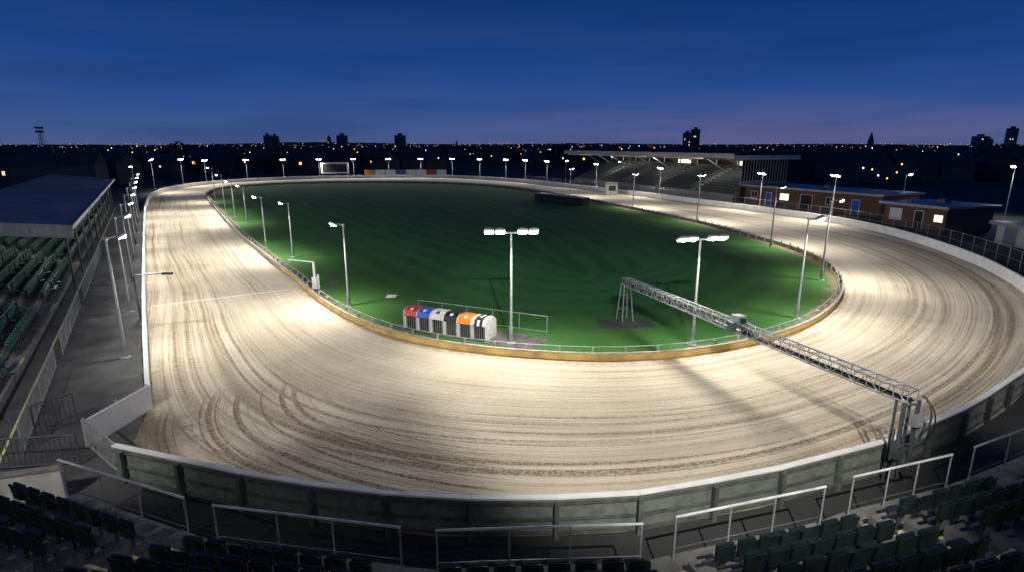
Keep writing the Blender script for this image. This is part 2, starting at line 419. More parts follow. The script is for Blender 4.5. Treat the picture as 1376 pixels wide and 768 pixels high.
mast(V(24,-4,0),18,V(25,28,0),17000,42,1100,V(14,10,0))
# ---------------------------------------------------------------- starting traps
def traps():
    a=S(543,442);b=S(652,460); d=(b-a).normalized(); bk=d.cross(Z); bk=-bk if bk.y<0 else bk
    W=(b-a).length; n=6; w=W/n; e=empty('starting_traps',a)
    body=MB(); gr=MB(); lid=MB(); nums=MB()
    up=.06
    cols=[M_red,M_blue,M_trapw,M_black,M_orange,M_trapw]
    for i in range(n+1):
        c=a+d*w*i
        prof=[(0,up),(1.25,up),(1.25,1.0),(.95,1.20),(.38,1.24),(.10,1.12),(0,.86)]
        t=.025
        vs=[c-d*t+bk*x+Z*z for x,z in prof]+[c+d*t+bk*x+Z*z for x,z in prof]; k=len(prof)
        body.add(vs,[tuple(range(k-1,-1,-1)),tuple(range(k,2*k))]+[(j,(j+1)%k,k+(j+1)%k,k+j) for j in range(k)],M_trapw)
    body.box(a+d*W/2+bk*1.22+Z*.5,d*(W/2-.04),bk*.02,Z*.42,M_trapw)
    body.box(a+d*W/2+bk*.6+Z*.08,d*(W/2-.04),bk*.6,Z*.02,M_dark)
    for i in range(n):
        c0=a+d*(w*i+.03); c1=a+d*(w*(i+1)-.03)
        pr=[(.0,.86),(.10,1.13),(.38,1.255),(.95,1.215),(1.26,1.005)]
        for (x0,z0),(x1,z1) in zip(pr,pr[1:]):
            if i==5:
                for q in range(5):
                    s0=c0.lerp(c1,q/5); s1=c0.lerp(c1,(q+1)/5)
                    lid.add([s0+bk*x0+Z*z0,s1+bk*x0+Z*z0,s1+bk*x1+Z*z1,s0+bk*x1+Z*z1],[(0,1,2,3)],M_trapw if q%2==0 else M_dark)
            else: lid.add([c0+bk*x0+Z*z0,c1+bk*x0+Z*z0,c1+bk*x1+Z*z1,c0+bk*x1+Z*z1],[(0,1,2,3)],cols[i])
        cc=(c0+c1)/2+bk*.24+Z*1.193; nrm=(Z*.28-bk*.125).normalized(); u=d; vv=(bk*.28+Z*.125).normalized()
        nums.add([cc+nrm*.012+u*.11*math.cos(t)+vv*.11*math.sin(t) for t in [2*math.pi*k/14 for k in range(14)]],[tuple(range(14))],M_black if i in(2,5) else M_trapw)
        gr.box(c0.lerp(c1,.10)+Z*.46+bk*.02,d*w*.085,bk*.015,Z*.39,M_trapw)
        gr.box(c0.lerp(c1,.60)+Z*.46+bk*.10,d*w*.38,bk*.01,Z*.39,M_dark)
        for k in range(5):
            p=c0.lerp(c1,.26+k*.165)+bk*.03; gr.tube(p+Z*.08,p+Z*.85,.014,M_rail,5)
        m1=(c0+c1)/2
        gr.box(m1+Z*.845+bk*.025,d*w*.44,bk*.02,Z*.02,M_dgalv); gr.box(m1+Z*.09+bk*.02,d*w*.44,bk*.02,Z*.02,M_dgalv)
    for mb,nm in ((body,'body'),(lid,'lids'),(gr,'grille_doors'),(nums,'number_plates')):
        mb.build(nm,a,e)
    wh=MB()
    for t in (.08,.92):
        for x in(.2,1.05): 
            c=a+d*W*t+bk*x+Z*.07; wh.tube(c-d*.04,c+d*.04,.07,M_black,12)
    wh.build('wheels',a,e)
    pad=MB(); pts=[a-d*.6-bk*.25,b+d*2.8-bk*.1,b+d*2.8+bk*2.,a-d*.6+bk*2.]
    pad.prism(pts,.0,.055,mat('stained_concrete',(.075,.07,.06),.9,var=.5,scale=2,bump=.3)); pad.build('concrete_pad')
    f0=S(563,424);f1=S(735,448)
    mesh_gate('pipe_fence',f0,f1,1.0,infill=False,step=1.6,pr=.022,post=M_rail)
traps()
for px in [(805,441,872,430),(436,386,458,378),(518,400,534,396)]:
    p=MB(); a=S(px[0],px[1]);b=S(px[2],px[3]); p.prism([a,V(b.x,a.y,0),b,V(a.x,b.y,0)],0,.055,M_asph if px[0]!=518 else M_white); p.build('inspection_cover')
# ---------------------------------------------------------------- gantry
def gantry():
    P0=V(6.6,31.9,2.35); P1=V(11.75,15.3,2.85); e=empty('photo_finish_gantry',G(P0))
    m=MB(); d=(P1-P0).normalized(); s=d.cross(Z).normalized(); u=s.cross(d)
    w=.2; k=int((P1-P0).length/.45)
    co=[(-1,-1),(1,-1),(1,1),(-1,1)]
    for x,y in co: m.tube(P0+s*w*x+u*w*y,P1+s*w*x+u*w*y,.03,M_rail,6)
    for i in range(k+1):
        p=P0.lerp(P1,i/k); q=P0.lerp(P1,min(1,(i+1)/k))
        for j in range(4):
            a=co[j];b=co[(j+1)%4]
            m.tube(p+s*w*a[0]+u*w*a[1],p+s*w*b[0]+u*w*b[1],.015,M_rail,5)
            if i<k:
                if i%2: a,b=b,a
                m.tube(p+s*w*a[0]+u*w*a[1],q+s*w*b[0]+u*w*b[1],.015,M_rail,5)
    m.box((P0+P1)/2-u*.16,d*((P1-P0).length/2-.3),s*.11,u*.025,M_dgalv)
    for x in (-.07,0,.06): m.tube(P0+s*x-u*.12,P1+s*x-u*.12,.02,M_black,5)
    m.build('truss',G(P0),e)
    t=MB()
    for x in(-.35,.35):
        for y in (-.3,.45):
            t.tube(G(P0)+s*x+d*y,G(P0)+s*x*.55+d*y*.5+Z*2.2,.035,M_rail,8)
    for z in (.7,1.5): t.tube(G(P0)+s*-.3-d*.2+Z*z,G(P0)+s*.3-d*.2+Z*z,.02,M_rail,6)
    t.build('infield_trestle',G(P0),e)
    q=MB(); Q=G(P1)
    for x in(-.28,.28):
        q.tube(Q+s*x,Q+s*x+Z*2.7,.06,M_dgalv,8); q.tube(Q+s*x-d*.25,Q+s*x-d*.25+Z*2.7,.04,M_dgalv,8)
    for z in(.6,1.3,2.0,2.6): q.tube(Q-s*.28+Z*z,Q+s*.28+Z*z,.03,M_dgalv,6)
    q.box(Q+Z*1.75+s*-.5,s*.16,d*.14,Z*.24,M_rail); q.box(Q+Z*1.2+s*.4+d*.1,s*.13,d*.12,Z*.2,M_dgalv); q.box(Q+Z*2.15-s*.1+d*.16,s*.14,d*.1,Z*.16,M_rail)
    arc=[Q+Z*2.9+d*.1]+[Q+d*(.1+.35*math.sin(t))+Z*(2.3+.6*math.cos(t)) for t in [.4,.8,1.2,1.6,2.0,2.5]]+[Q+Z*1.5+d*.2]
    q.path([p-s*.25 for p in arc],.03,M_dgalv,6); q.path([p-s*.45-Z*.2 for p in arc],.02,M_black,6)
    q.tube(Q+s*.5+Z*.9,Q+s*.5+Z*1.9,.03,M_dgalv,6)
    q.build('outer_support',G(P0),e)
    c=MB(); C=P0.lerp(P1,.56)
    c.box(C+u*.36,d*.22,s*.2,u*.15,M_galv); c.box(C+u*.34+d*.28,d*.06,s*.1,u*.09,M_dark); c.box(C-u*.02-s*.34,d*.3,s*.12,u*.2,M_dgalv); c.box(C+u*.05+s*.32,d*.15,s*.1,u*.2,M_dgalv)
    c.build('camera_box',G(P0),e)
gantry()
h=MB(); p=S(424,387); h.tube(p,p+Z*1.9,.09,M_white,8); h.tube(p+V(.25,0,0),p+V(.25,0,1.0),.07,M_white,8); t=S(389,349,1.75)
h.tube(p+Z*1.9,G(t,1.75),.05,M_white,8); h.box(p+V(0,0,.4),V(.16,0,0),V(0,.16,0),Z*.4,M_white); h.box(G(t,1.68),V(.15,0,0),V(0,.1,0),Z*.1,M_galv); h.build('finish_camera_arm',p)
h=MB(); p=O+dl*14+nl*.5; h.tube(G(p),G(p,2.6),.05,M_dgalv,8); q=p+V(1.6,.6,0); h.tube(G(p,2.6),G(q,2.65),.04,M_dgalv,8); h.box(G(q,2.6),V(.3,.05,0),V(-.02,.1,0),Z*.06,M_dgalv); h.build('finish_line_lamp_arm',p)
# ---------------------------------------------------------------- seats
def seat(m,p,s,f,mt,up=False):
    w=.215
    xs=[-1,-.55,.55,1]; off=[.05,0,0,.05]
    lo=[p+s*w*x+f*(-.20+o)+Z*(.40) for x,o in zip(xs,off)]
    mid=[p+s*w*x+f*(-.23+o)+Z*(.70) for x,o in zip(xs,off)]
    hi=[p+s*w*x*.86+f*(-.26+o)+Z*(.82 if abs(x)<.9 else .77) for x,o in zip(xs,off)]
    vs=lo+mid+hi; vs2=[v-f*.03 for v in vs]
    fs=[]
    for r in (0,4):
        for i in range(3): fs.append((r+i,r+i+1,r+i+5,r+i+4)); fs.append((12+r+i,12+r+i+4,12+r+i+5,12+r+i+1))
    for i in range(3): fs.append((8+i,9+i,21+i,20+i)); fs.append((i,12+i,13+i,i+1))
    fs+=[(0,4,16,12),(4,8,20,16),(3,15,19,7),(7,19,23,11)]
    m.add(vs+vs2,fs,mt)
    if up: m.box(p+Z*.58-f*.12,s*w*.9,f*.03,Z*.17,mt)
    else: m.box(p+Z*.42+f*.02,s*w*.92,f*.19+Z*.02,Z*.02,mt); m.box(p+Z*.395+f*.205,s*w*.85,f*.012,Z*.03,mt)
    m.box(p+Z*.2-f*.05,s*.02,f*.03,Z*.2,M_dgalv)
segs=[((-60,572),(40,606)),((78,617),(247,668)),((285,678),(538,708)),((585,712),(864,703)),((908,694),(1110,653)),((1147,640),(1280,610)),((1310,600),(1440,553))]
NR=8; PZ=1.12; RZ=1.50; RR=.42
blocks=[]
for (a,b) in segs:
    A_=G(S(a[0],a[1],2.2)); B_=G(S(b[0],b[1],2.2)); d=(B_-A_).normalized(); o=V(d.y,-d.x,0)
    if o.y>0: o=-o
    blocks.append((A_,B_,d,o))
nB=len(blocks)
def bl(i,k,side):
    A_,B_,d,o=blocks[i]; off=.55+.8*k
    return (A_+o*off) if side==0 else (B_+o*off)
for i,(A_,B_,d,o) in enumerate(blocks):
    if i==0: continue
    st=MB(); se=MB()
    st.prism([A_-o*.15,B_-o*.15,B_+o*.55,A_+o*.55],0,PZ,M_conc)
    for k in range(NR):
        z=RZ+RR*k
        a=bl(i,k,0);b=bl(i,k,1)
        st.prism([a+o*.004,b+o*.004,b+o*.8,a+o*.8],0,z,M_conc)
        n=int((b-a).length/.52); off0=((b-a).length-n*.52)/2+.26
        for q in range(n):
            seat(se,G(a+d*(off0+q*.52)+o*.40,z),d,-o,M_seatd,random.random()<.8)
        se.beam(G(a+o*.46,z+.36),G(b+o*.46,z+.36),.05,.05,M_dgalv)
    st.build('terrace_steps',G(A_)); se.build('stadium_seat_block',G(A_))
    r=MB(); 
    for t in (0,.35,.65,1):
        p=(A_+d*.02).lerp(B_-d*.02,t); r.tube(G(p,PZ),G(p,2.17),.022,M_rail,6)
    r.tube(G(A_,2.2),G(B_,2.2),.03,M_hrail,8); r.tube(G(A_,1.4),G(B_,1.4),.015,M_dgalv,6)
    r.build('guard_rail',G(A_))
for i in range(1,nB-1):
    m=MB(); r0=blocks[i][1]; l1=blocks[i+1][0]
    m.prism([r0-blocks[i][3]*.15,l1-blocks[i+1][3]*.15,bl(i+1,0,0),bl(i,0,1)],0,PZ-.01,M_conc)
    for k in range(NR):
        for hstep in (0,1):
            o1=blocks[i][3]; o2=blocks[i+1][3]
            a=bl(i,k,1)+o1*.4*hstep; b=bl(i+1,k,0)+o2*.4*hstep
            a2=bl(i,k,1)+o1*.4*(hstep+1); b2=bl(i+1,k,0)+o2*.4*(hstep+1)
            z=RZ-.2+RR*k+.21*hstep
            m.prism([a.lerp(b,.01),a.lerp(b,.99),a2.lerp(b2,.99),a2.lerp(b2,.01)],0,z,M_conc)
            n1=a.lerp(a2,.2);n2=b.lerp(b2,.2)
            m.add([G(a.lerp(b,.06),z+.004),G(a.lerp(b,.94),z+.004),G(n1.lerp(n2,.94),z+.004),G(n1.lerp(n2,.06),z+.004)],[(0,1,2,3)],M_yel)
    m.build('aisle_stairs',G(r0))
w=MB(); a=S(-60,648,1.0);b=S(82,628,1.0); d=(b-a).normalized(); o=d.cross(Z); w.box(G((a+b)/2,.5),(b-a)/2,o*.1,Z*.5,M_conc_l); w.box(G((a+b)/2,1.03),(b-a)/2,o*.13,Z*.03,M_conc); w.build('concrete_wall',G(a))
mesh_gate('mesh_fence',G(S(-40,592,1.1)),G(S(100,583,1.1)),1.1,sp=.15,step=2,post=M_dgalv)
mesh_gate('mesh_fence',G(S(40,545,1.2)),G(S(96,528,1.2)),1.2,sp=.15,step=2,post=M_dgalv)
# ---------------------------------------------------------------- left stand
ls=MB(); ss=MB()
def LP(s,t,z=0): return O+dl*s+nl*t+Z*z
blocksL=[(-6,7.2),(8.6,17),(19.6,33),(34.5,48),(49.5,63),(64.5,78),(79.5,90)]
T0=5.0; LR=.30
for k in range(9):
    z=.35+LR*k; t=T0+.75*k
    ls.prism([LP(-9,t),LP(-9,t+.75-.004),LP(91,t+.75-.004),LP(91,t)],0,z,M_conc)
    for (s0,s1) in blocksL:
        n=int((s1-s0)/.50)
        for q in range(n): seat(ss,LP(s0+q*.50,t+.38,z),dl,-nl,M_seatg,random.random()<.9)
        ss.beam(LP(s0,t+.46,z+.36),LP(s1,t+.46,z+.36),.05,.05,M_dgalv)
ls.prism([LP(-9,T0+9*.75),LP(-9,T0+9*.75+.2),LP(91,T0+9*.75+.2),LP(91,T0+9*.75)],0,4.0,M_conc)
for s in (7.9,17.9,18.9,33.7,48.7):
    for k in range(9): ls.box(LP(s,T0+.75*k+.06,.354+LR*k),dl*.45,nl*.05,Z*.004,M_yel)
ls.build('seating_terrace',LP(0,T0)); ss.build('stadium_seat_block',LP(0,T0))
path=MB(); path.prism([LP(-12,.35),LP(-12,T0-.01),LP(95,T0-.01),LP(95,.35)],-.1,.02,M_asph)
path.box(LP(40,4.3,.024),dl*50,nl*.04,Z*.002,M_yel)
path.build('walkway')
e=empty('covered_stand',LP(24.5,4))
rf=MB(); s0,s1=24.5,91; t0,t1=4.0,12.2; z0,z1=4.5,5.5
rf.add([LP(s0,t0,z0),LP(s1,t0,z0),LP(s1,t1,z1),LP(s0,t1,z1)],[(0,1,2,3)],M_roof)
rf.add([LP(s0,t0,z0-.12),LP(s1,t0,z0-.12),LP(s1,t1,z1-.12),LP(s0,t1,z1-.12)],[(3,2,1,0)],M_soffit)
k=int((s1-s0)/1.0)
for i in range(k):
    s=s0+(i+.5)*(s1-s0)/k; rf.beam(LP(s,t0,z0+.02),LP(s,t1,z1+.02),.06,.04,M_roof)
rf.box(LP((s0+s1)/2,t0-.03,z0-.08),dl*(s1-s0)/2,nl*.03,Z*.14,M_white)
rf.build('roof',e.location,e)
gb=MB()
k=40
for i in range(k):
    t=t0+(t1-t0)*i/k; t_=t0+(t1-t0)*(i+1)/k; zt=z0+(z1-z0)*i/k
    gb.box(LP(s0-(.04 if i%2 else .07),(t+t_)/2,zt-.35),dl*.02,nl*(t_-t)/2,Z*.45,M_soffit)
gb.build('gable_cladding',e.location,e)
pp=MB(); tl=MB()
for s in range(25,91,6):
    pp.tube(LP(s,t0+.5,0),LP(s,t0+.5,z0-.1),.07,M_dgalv,8); pp.tube(LP(s,t1-1,0),LP(s,t1-1,z1-.2),.07,M_dgalv,8); pp.beam(LP(s,t0+.1,z0-.2),LP(s,t1-.1,z1-.25),.1,.16,M_dgalv)
pp.build('columns',e.location,e)
for s in (33,54,75):  # glowing strips and point lights added to brighten the covered seats
    tl.box(LP(s,7,z0+.15),dl*.6,nl*.06,Z*.04,M_glow)
    ld=bpy.data.lights.new('added_stand_fill','POINT'); ld.energy=130; ld.shadow_soft_size=.3; ld.color=(.9,1,.95); lo=bpy.data.objects.new('added_stand_fill',ld); sc.collection.objects.link(lo); lo.parent=e; lo.location=LP(s,7,z0-.1)-e.location
tl.build('added_glow_strips',e.location,e)
bw=MB(); bw.box(LP((s0+s1)/2,t1-.1,2.7),dl*(s1-s0)/2,nl*.06,Z*2.6,M_dark); bw.build('rear_wall',e.location,e)
for (x0,x1) in ((-2,7),(9,19),(21,40)):
    mesh_gate('walkway_railing',LP(x0,3.7),LP(x1,3.75),1.1,sp=.15,step=2,post=M_rail,pr=.02,r=.006)
# ---------------------------------------------------------------- right: mesh fence
fr=MB(); ring=resample([p for p in outer[nearest(outer,oc[14]):nearest(outer,oc[27])]],1.0)
off=[]
for i,p in enumerate(ring):
    d=(ring[min(i+1,len(ring)-1)]-ring[max(i-1,0)]).normalized(); o=-d.cross(Z); off.append(p+o*2.0)
for i,(a,b) in enumerate(zip(off,off[1:])):
    if i%2==0: fr.tube(a,a+Z*1.75,.03,M_rail,6)
    fr.tube(a+Z*1.7,b+Z*1.7,.022,M_rail,5); fr.tube(a+Z*.9,b+Z*.9,.012,M_rail,5)
    for q in range(1,6): c_=a.lerp(b,q/6); fr.tube(c_+Z*.1,c_+Z*1.7,.007,M_dgalv,4)
fr.build('mesh_fence')
# ---------------------------------------------------------------- grandstand
def grand():
    P=V(38.5,101,0); d=V(-.37,.93,0).normalized(); n=V(d.y,-d.x,0); Lg=60.
    e=empty('grandstand',P)
    def q(s,t,z=0): return P+d*s+n*t+Z*z
    st=MB(); se=MB()
    for k in range(11):
        z=1.0+.42*k; t=1.+.95*k
        st.prism([q(0,t),q(0,t+.945),q(Lg,t+.945),q(Lg,t)],0,z,M_conc)
        for s0 in (1,13,25,37,49):
            for i in range(20): 
                c=q(s0+i*.52,t+.4,z); se.box(c+Z*.6+n*.2,d*.2,n*.02,Z*.2,M_seatf); se.box(c+Z*.42,d*.2,n*.18,Z*.02,M_seatf)
    st.box(q(Lg/2,.9,.7),d*Lg/2,n*.05,Z*.7,M_conc_l)
    for s0 in (.5,12,24,36,48):
        for k in range(11): st.box(q(s0+.2,1.+.95*k+.3,1.1+.42*k),d*.5,n*.3,Z*.1,M_conc_l)
        for x in (-.4,.7): st.beam(q(s0+x,1.2,2.0),q(s0+x,11,6.1),.05,.05,M_rail)
    st.build('terracing',P,e); se.build('seats',P,e)
    rf=MB(); vs=[q(-2,-1.5,8.5),q(Lg+2,-1.5,8.5),q(Lg+2,13.5,7.9),q(-2,13.5,7.9)]
    rf.add(vs,[(0,1,2,3)],M_roof); rf.add([v-Z*.7 for v in vs],[(3,2,1,0)],M_soffit)
    rf.box(q(Lg/2,-1.5,8.15),d*(Lg/2+2),n*.05,Z*.42,M_soffit)
    rf.box(q(-2.03,6,7.85),d*.05,n*7.5,Z*.4,M_soffit)
    rf.build('roof',P,e)
    co=MB()
    for i in range(11):
        s=Lg*i/10; co.tube(q(s,12.3,0),q(s,12.3,7.5),.15,M_galv,8); co.beam(q(s,-1.3,7.6),q(s,12.6,7.3),.2,.3,M_soffit)
        co.tube(q(s,9.5,4.8),q(s,4.5,7.4),.08,M_galv,6)
    co.box(q(Lg/2,12.8,3.7),d*Lg/2,n*.1,Z*3.6,M_brick)
    for i in range(9): co.box(q(3+i*6.5,12.66,6.4),d*2.2,n*.03,Z*.4,M_glow if i in(1,4) else M_dark)
    co.build('frame_and_rear_wall',P,e)
    gb=MB(); 
    for i in range(17):
        t=2+i*.65; gb.box(q(-.3,t,5.25),d*.05,n*.05,Z*(2.4),M_soffit)
    gb.box(q(-.15,7.5,5.6),d*.03,n*5.3,Z*1.8,M_dark); gb.box(q(-.2,7.5,1.6),d*.1,n*5.5,Z*1.6,M_brick); gb.box(q(-.25,7.2,3.3),d*.15,n*5.5,Z*.12,M_soffit)
    gb.build('end_screen',P,e)
    lt=MB()
    for i in range(6): lt.box(q(5+i*10,6,7.35),d*.9,n*.08,Z*.05,M_glow)  # added strips, standing in for floodlight bounced up onto the soffit
    lt.build('added_glow_strips',P,e)
    for i in range(3):  # added point fills to brighten the grandstand interior
        ld=bpy.data.lights.new('added_stand_fill','POINT'); ld.energy=500; ld.shadow_soft_size=.5; ld.color=(1,.97,.88); lo=bpy.data.objects.new('added_stand_fill',ld); sc.collection.objects.link(lo); lo.parent=e; lo.location=q(9+i*20,5,6.2)-P
grand()
def building(name,a,b,depth,h,wins,roofm=M_roof,wallm=M_brick,over=.5):
    d=(b-a).normalized(); n=V(-d.y,d.x,0)
    if n.dot(a-cen)<0: n=-n
    e=empty(name,G(a)); m=MB(); Lb=(b-a).length
    m.prism([a,b,b+n*depth,a+n*depth],0,h,wallm); m.build('walls',G(a),e)
    r=MB(); r.prism([a-d*over-n*over,b+d*over-n*over,b+d*over+n*(depth+over),a-d*over+n*(depth+over)],h+.002,h+.25,roofm)
    r.box((a+b)/2-n*(over+.03)+Z*(h+.12),d*(Lb/2+over),n*.03,Z*.16,M_rail); 
    r.box((a+b)/2+n*depth*.6+Z*(h+.5),d*.5,n*.5,Z*.25,M_dgalv); r.tube(a.lerp(b,.25)+n*2+Z*h,a.lerp(b,.25)+n*2+Z*(h+.9),.1,M_dgalv)
    r.build('flat_roof',G(a),e)
    w=MB()
    for (t,wd,z,hh,mt,kind) in wins:
        c=a+d*t-n*.02+Z*z
        w.box(c,d*wd/2,n*.03,Z*hh/2,mt); 
        for sx in(-1,1): w.box(c+d*sx*(wd/2+.04)-n*.02,d*.04,n*.04,Z*(hh/2+.08),M_white)
        w.box(c+Z*(hh/2+.04)-n*.02,d*(wd/2),n*.04,Z*.04,M_white)
        if kind=='w': w.box(c-Z*(hh/2+.04)-n*.03,d*(wd/2),n*.06,Z*.04,M_white); w.box(c-n*.04,d*.03,n*.02,Z*hh/2,M_white)
    w.build('windows_and_doors',G(a),e)
building('brick_clubhouse',G(S(1000,273)),G(S(1182,293)),9,3.0,[(2,1.2,1.7,1.,M_dark,'w'),(5,1.,1.1,2.1,M_blue,'d'),(8,1.6,1.7,1.,M_glow,'w'),(12,2.,1.2,2.2,M_dark,'d'),(16,1.2,1.7,1.,M_dark,'w'),(20,1.1,1.1,2.1,M_blue,'d')])
building('brick_kennel_block',G(S(1186,301)),G(S(1268,312.5)),8,2.7,[(1.6,1.5,1.5,1.3,M_white,'w'),(4.6,1,1.1,2.1,M_dark,'d'),(7.,1.,1.5,.8,M_glow,'w')])
building('corrugated_garage',G(S(1336,326)),G(S(1420,345)),5,2.0,[(2.,1.8,1.,1.8,M_roof,'d')],wallm=M_soffit)
cb=MB(); a=S(718,269);b=S(783,277); d=(b-a).normalized(); n=V(-d.y,d.x,0)
for i in range(6):
    p=a.lerp(b,i/6+.005); q_=a.lerp(b,(i+1)/6-.005); cb.prism([p,q_,q_+n*1.6,p+n*1.6],.1,1.25,M_dark); cb.prism([p-n*.05,q_-n*.05,q_+n*1.65,p+n*1.65],1.252,1.36,M_rail)
cb.build('covered_starting_traps',a)
sb=MB(); a=V(-60,181,0); b=V(-51.5,182,0); d=(b-a).normalized(); n=V(-d.y,d.x,0)
for t in(.05,.5,.95): sb.tube(a.lerp(b,t)+n*.2,a.lerp(b,t)+n*.2+Z*4.6,.1,M_galv)
sb.box((a+b)/2+Z*3,d*4.2,n*.12,Z*1.7,M_white); sb.box((a+b)/2+Z*2.9-n*.13,d*3.7,n*.02,Z*1.25,M_dark); sb.build('scoreboard',a)
hb=MB(); a=V(-47,183.5,0); b=V(-21,185,0); d=(b-a).normalized(); n=V(-d.y,d.x,0); cs=[M_orange,M_white,M_white,M_blue,M_white,M_white,M_red,M_white]
for i in range(8):
    p=a.lerp(b,i/8+.004); q_=a.lerp(b,(i+1)/8-.004); hb.box((p+q_)/2+Z*1.5,(q_-p)/2,n*.05,Z*.8,cs[i]); hb.tube(p+n*.1,p+n*.1+Z*2.3,.05,M_galv,5)
hb.build('advertising_hoarding',a)
kb=MB(); p=S(821,262); kb.box(p+Z*1.2,V(1.1,0,0),V(0,1.1,0),Z*1.2,M_conc_l); kb.box(p+Z*2.45,V(1.3,0,0),V(0,1.3,0),Z*.05,M_roof); kb.box(p+V(0,-1.12,1.4),V(.7,0,0),V(0,.02,0),Z*.5,M_dark); kb.build('timing_hut',p)
# ---------------------------------------------------------------- distance
M_house=mat('night_house_wall',(.12,.10,.09),.9,var=.5,scale=.05); M_hroof=mat('night_house_roof',(.06,.06,.065),.8,var=.4,scale=.05)
M_lw=emis('warm_lights',(1.,.50,.18),4.); M_lc=emis('cool_lights',(.85,.95,1.),5.); M_lf=emis('faint_warm_lights',(1.,.5,.2),1.3)
town=MB(); lights=MB()
def house(x,y,w,dp,h,ang):
    c=V(x,y,0); a=V(math.cos(ang),math.sin(ang),0)*w/2; b=V(-math.sin(ang),math.cos(ang),0)*dp/2
    town.box(c+Z*h/2,a,b,Z*h/2,M_house)
    r=[c+a*sx*1.04+b*sy*1.08+Z*h for sx,sy in((-1,-1),(1,-1),(1,1),(-1,1))]+[c-a*1.04+Z*(h+dp*.35),c+a*1.04+Z*(h+dp*.35)]
    town.add(r,[(0,1,5,4),(2,3,4,5),(0,4,3),(1,2,5),(3,2,1,0)],M_hroof)
    town.box(c+a*.7+Z*(h+dp*.35+.3),V(.4,0,0),V(0,.4,0),Z*.7,M_house)
    if random.random()<.25:
        k=random.choice((-.5,0,.5)); town.box(c+a*k-b*1.01+Z*h*random.choice((.3,.7)),a.normalized()*.5,b.normalized()*.05,Z*.45,M_lw2)
M_lw2=emis('house_window_light',(1.,.62,.28),1.5)
def ok(x,y):
    if abs(x)>y*1.0+60: return False
    if y<205 and -100<x<66: return False
    if y<160 and x>40: return False
    if y<195 and x<=-100 and y<130: return False
    return y>75
for i in range(900):
    y=90+ (random.random()**1.6)*1500; x=random.uniform(-1,1)*(y*1.0+30)
    if not ok(x,y): continue
    ang=random.choice((0,.3,-.2,1.4)); 
    for k in range(random.randint(1,4)):
        house(x+k*math.cos(ang)*9,y+k*math.sin(ang)*9,8.6,8,random.uniform(4.2,5.6),ang)
town.build('distant_town')
for i in range(1050):
    y=110+(random.random()**1.4)*1200; x=random.uniform(-1,1)*(y*1.0+30)
    if not ok(x,y): continue
    r=(random.uniform(.06,.12)+y*.00036*random.uniform(.3,1.5))*.9; z=random.uniform(4.5,8.8)
    rr=random.random()
    lights.ball(V(x,y,z),r,r,r,M_lw if rr<.42 else (M_lc if rr<.58 else M_lf),6,4)
for i in range(260):
    y=random.uniform(1200,2300); x=random.uniform(-1,1)*y; r=random.uniform(.4,.9); lights.ball(V(x,y,random.uniform(8,14)),r,r,r,M_lf,6,4)
for (px,py) in ((1172,228),(1180,236),(1192,240),(1205,232),(1160,226),(1212,221),(1290,214),(1302,215),(8,212),(20,209),(30,214),(40,206),(80,213),(130,208),(215,224),(1010,212),(1045,214),(1100,207),(1250,212),(1330,216)):
    p=S(px,py,5.0); r=.2*p.y/150
    if p.y<900 and p.y>70: lights.ball(p,r,r,r,M_lw if random.random()<.6 else M_lc,6,4)
lights.build('town_lights')
M_tower=mat('tower_concrete',(.22,.22,.23),.9,var=.3,scale=.05)
def tower(px0,px1,top,dist):
    x0=(px0-688)/FP*dist; x1=(px1-688)/FP*dist; z=10+(195-top)/FP*dist*1.1; w=(x1-x0)/2; c=V((x0+x1)/2,dist,0)
    m=MB(); m.box(c+Z*z/2,V(w,0,0),V(0,w*.8,0),Z*z/2,M_tower); m.box(c+Z*(z+1),V(w*.4,0,0),V(0,w*.4,0),Z*1.,M_tower)
    nf=int(z/2.8)
    for f in range(nf):
        for k in range(6):
            xx=-w+w*2*(k+.5)/6; m.box(c+V(xx,-w*.8-.03,1.6+f*2.8),V(w/10,0,0),V(0,.03,0),Z*.6,M_lw2 if random.random()<.05 else M_dark)
        m.box(c+V(0,-w*.8-.05,.2+f*2.8),V(w,0,0),V(0,.06,0),Z*.15,M_house)
    m.build('tower_block',c)
for a in [(366,374.5,184,560),(375.5,384,185,565),(461,473,184,600),(536,549,184,580),(911,920,181,600),(921,931,177,610),(1332,1342,176,600),(448,452,186,700),(1290,1304,185,600),(1304,1312,188,650)]: tower(*a)
sp=MB(); d=700; c=V((1155-688)/FP*d,d,0); sp.box(c+Z*7,V(2.5,0,0),V(0,2.5,0),Z*7,M_tower)
sp.add([c+V(-2.5,-2.5,14),c+V(2.5,-2.5,14),c+V(2.5,2.5,14),c+V(-2.5,2.5,14),c+Z*26],[(0,1,4),(1,2,4),(2,3,4),(3,0,4)],M_hroof); sp.box(c+V(0,10,4),V(4,0,0),V(0,8,0),Z*4,M_tower); sp.build('church_spire',c)
sp=MB(); c=V((616-688)/FP*d,d,0); sp.box(c+Z*5,V(1.5,0,0),V(0,1.5,0),Z*5,M_tower); sp.add([c+V(-1.5,-1.5,10),c+V(1.5,-1.5,10),c+V(1.5,1.5,10),c+V(-1.5,1.5,10),c+Z*16],[(0,1,4),(1,2,4),(2,3,4),(3,0,4)],M_hroof); sp.build('church_spire',c)
mm=MB(); c=G(S(67,246)); 
for x,y in((-.6,-.6),(.6,-.6),(.6,.6),(-.6,.6)): mm.tube(c+V(x,y,0),c+V(x*.5,y*.5,14),.05,M_dgalv,5)
for k in range(14):
    f=1-k/28; g2=1-(k+1)/28; mm.tube(c+V(-.6*f,-.6*f,k),c+V(.6*g2,-.6*g2,k+1),.03,M_dgalv,4); mm.tube(c+V(.6*f,-.6*f,k),c+V(.6*g2,.6*g2,k+1),.03,M_dgalv,4); mm.tube(c+V(-.6*f,.6*f,k),c+V(-.6*g2,-.6*g2,k+1),.03,M_dgalv,4)
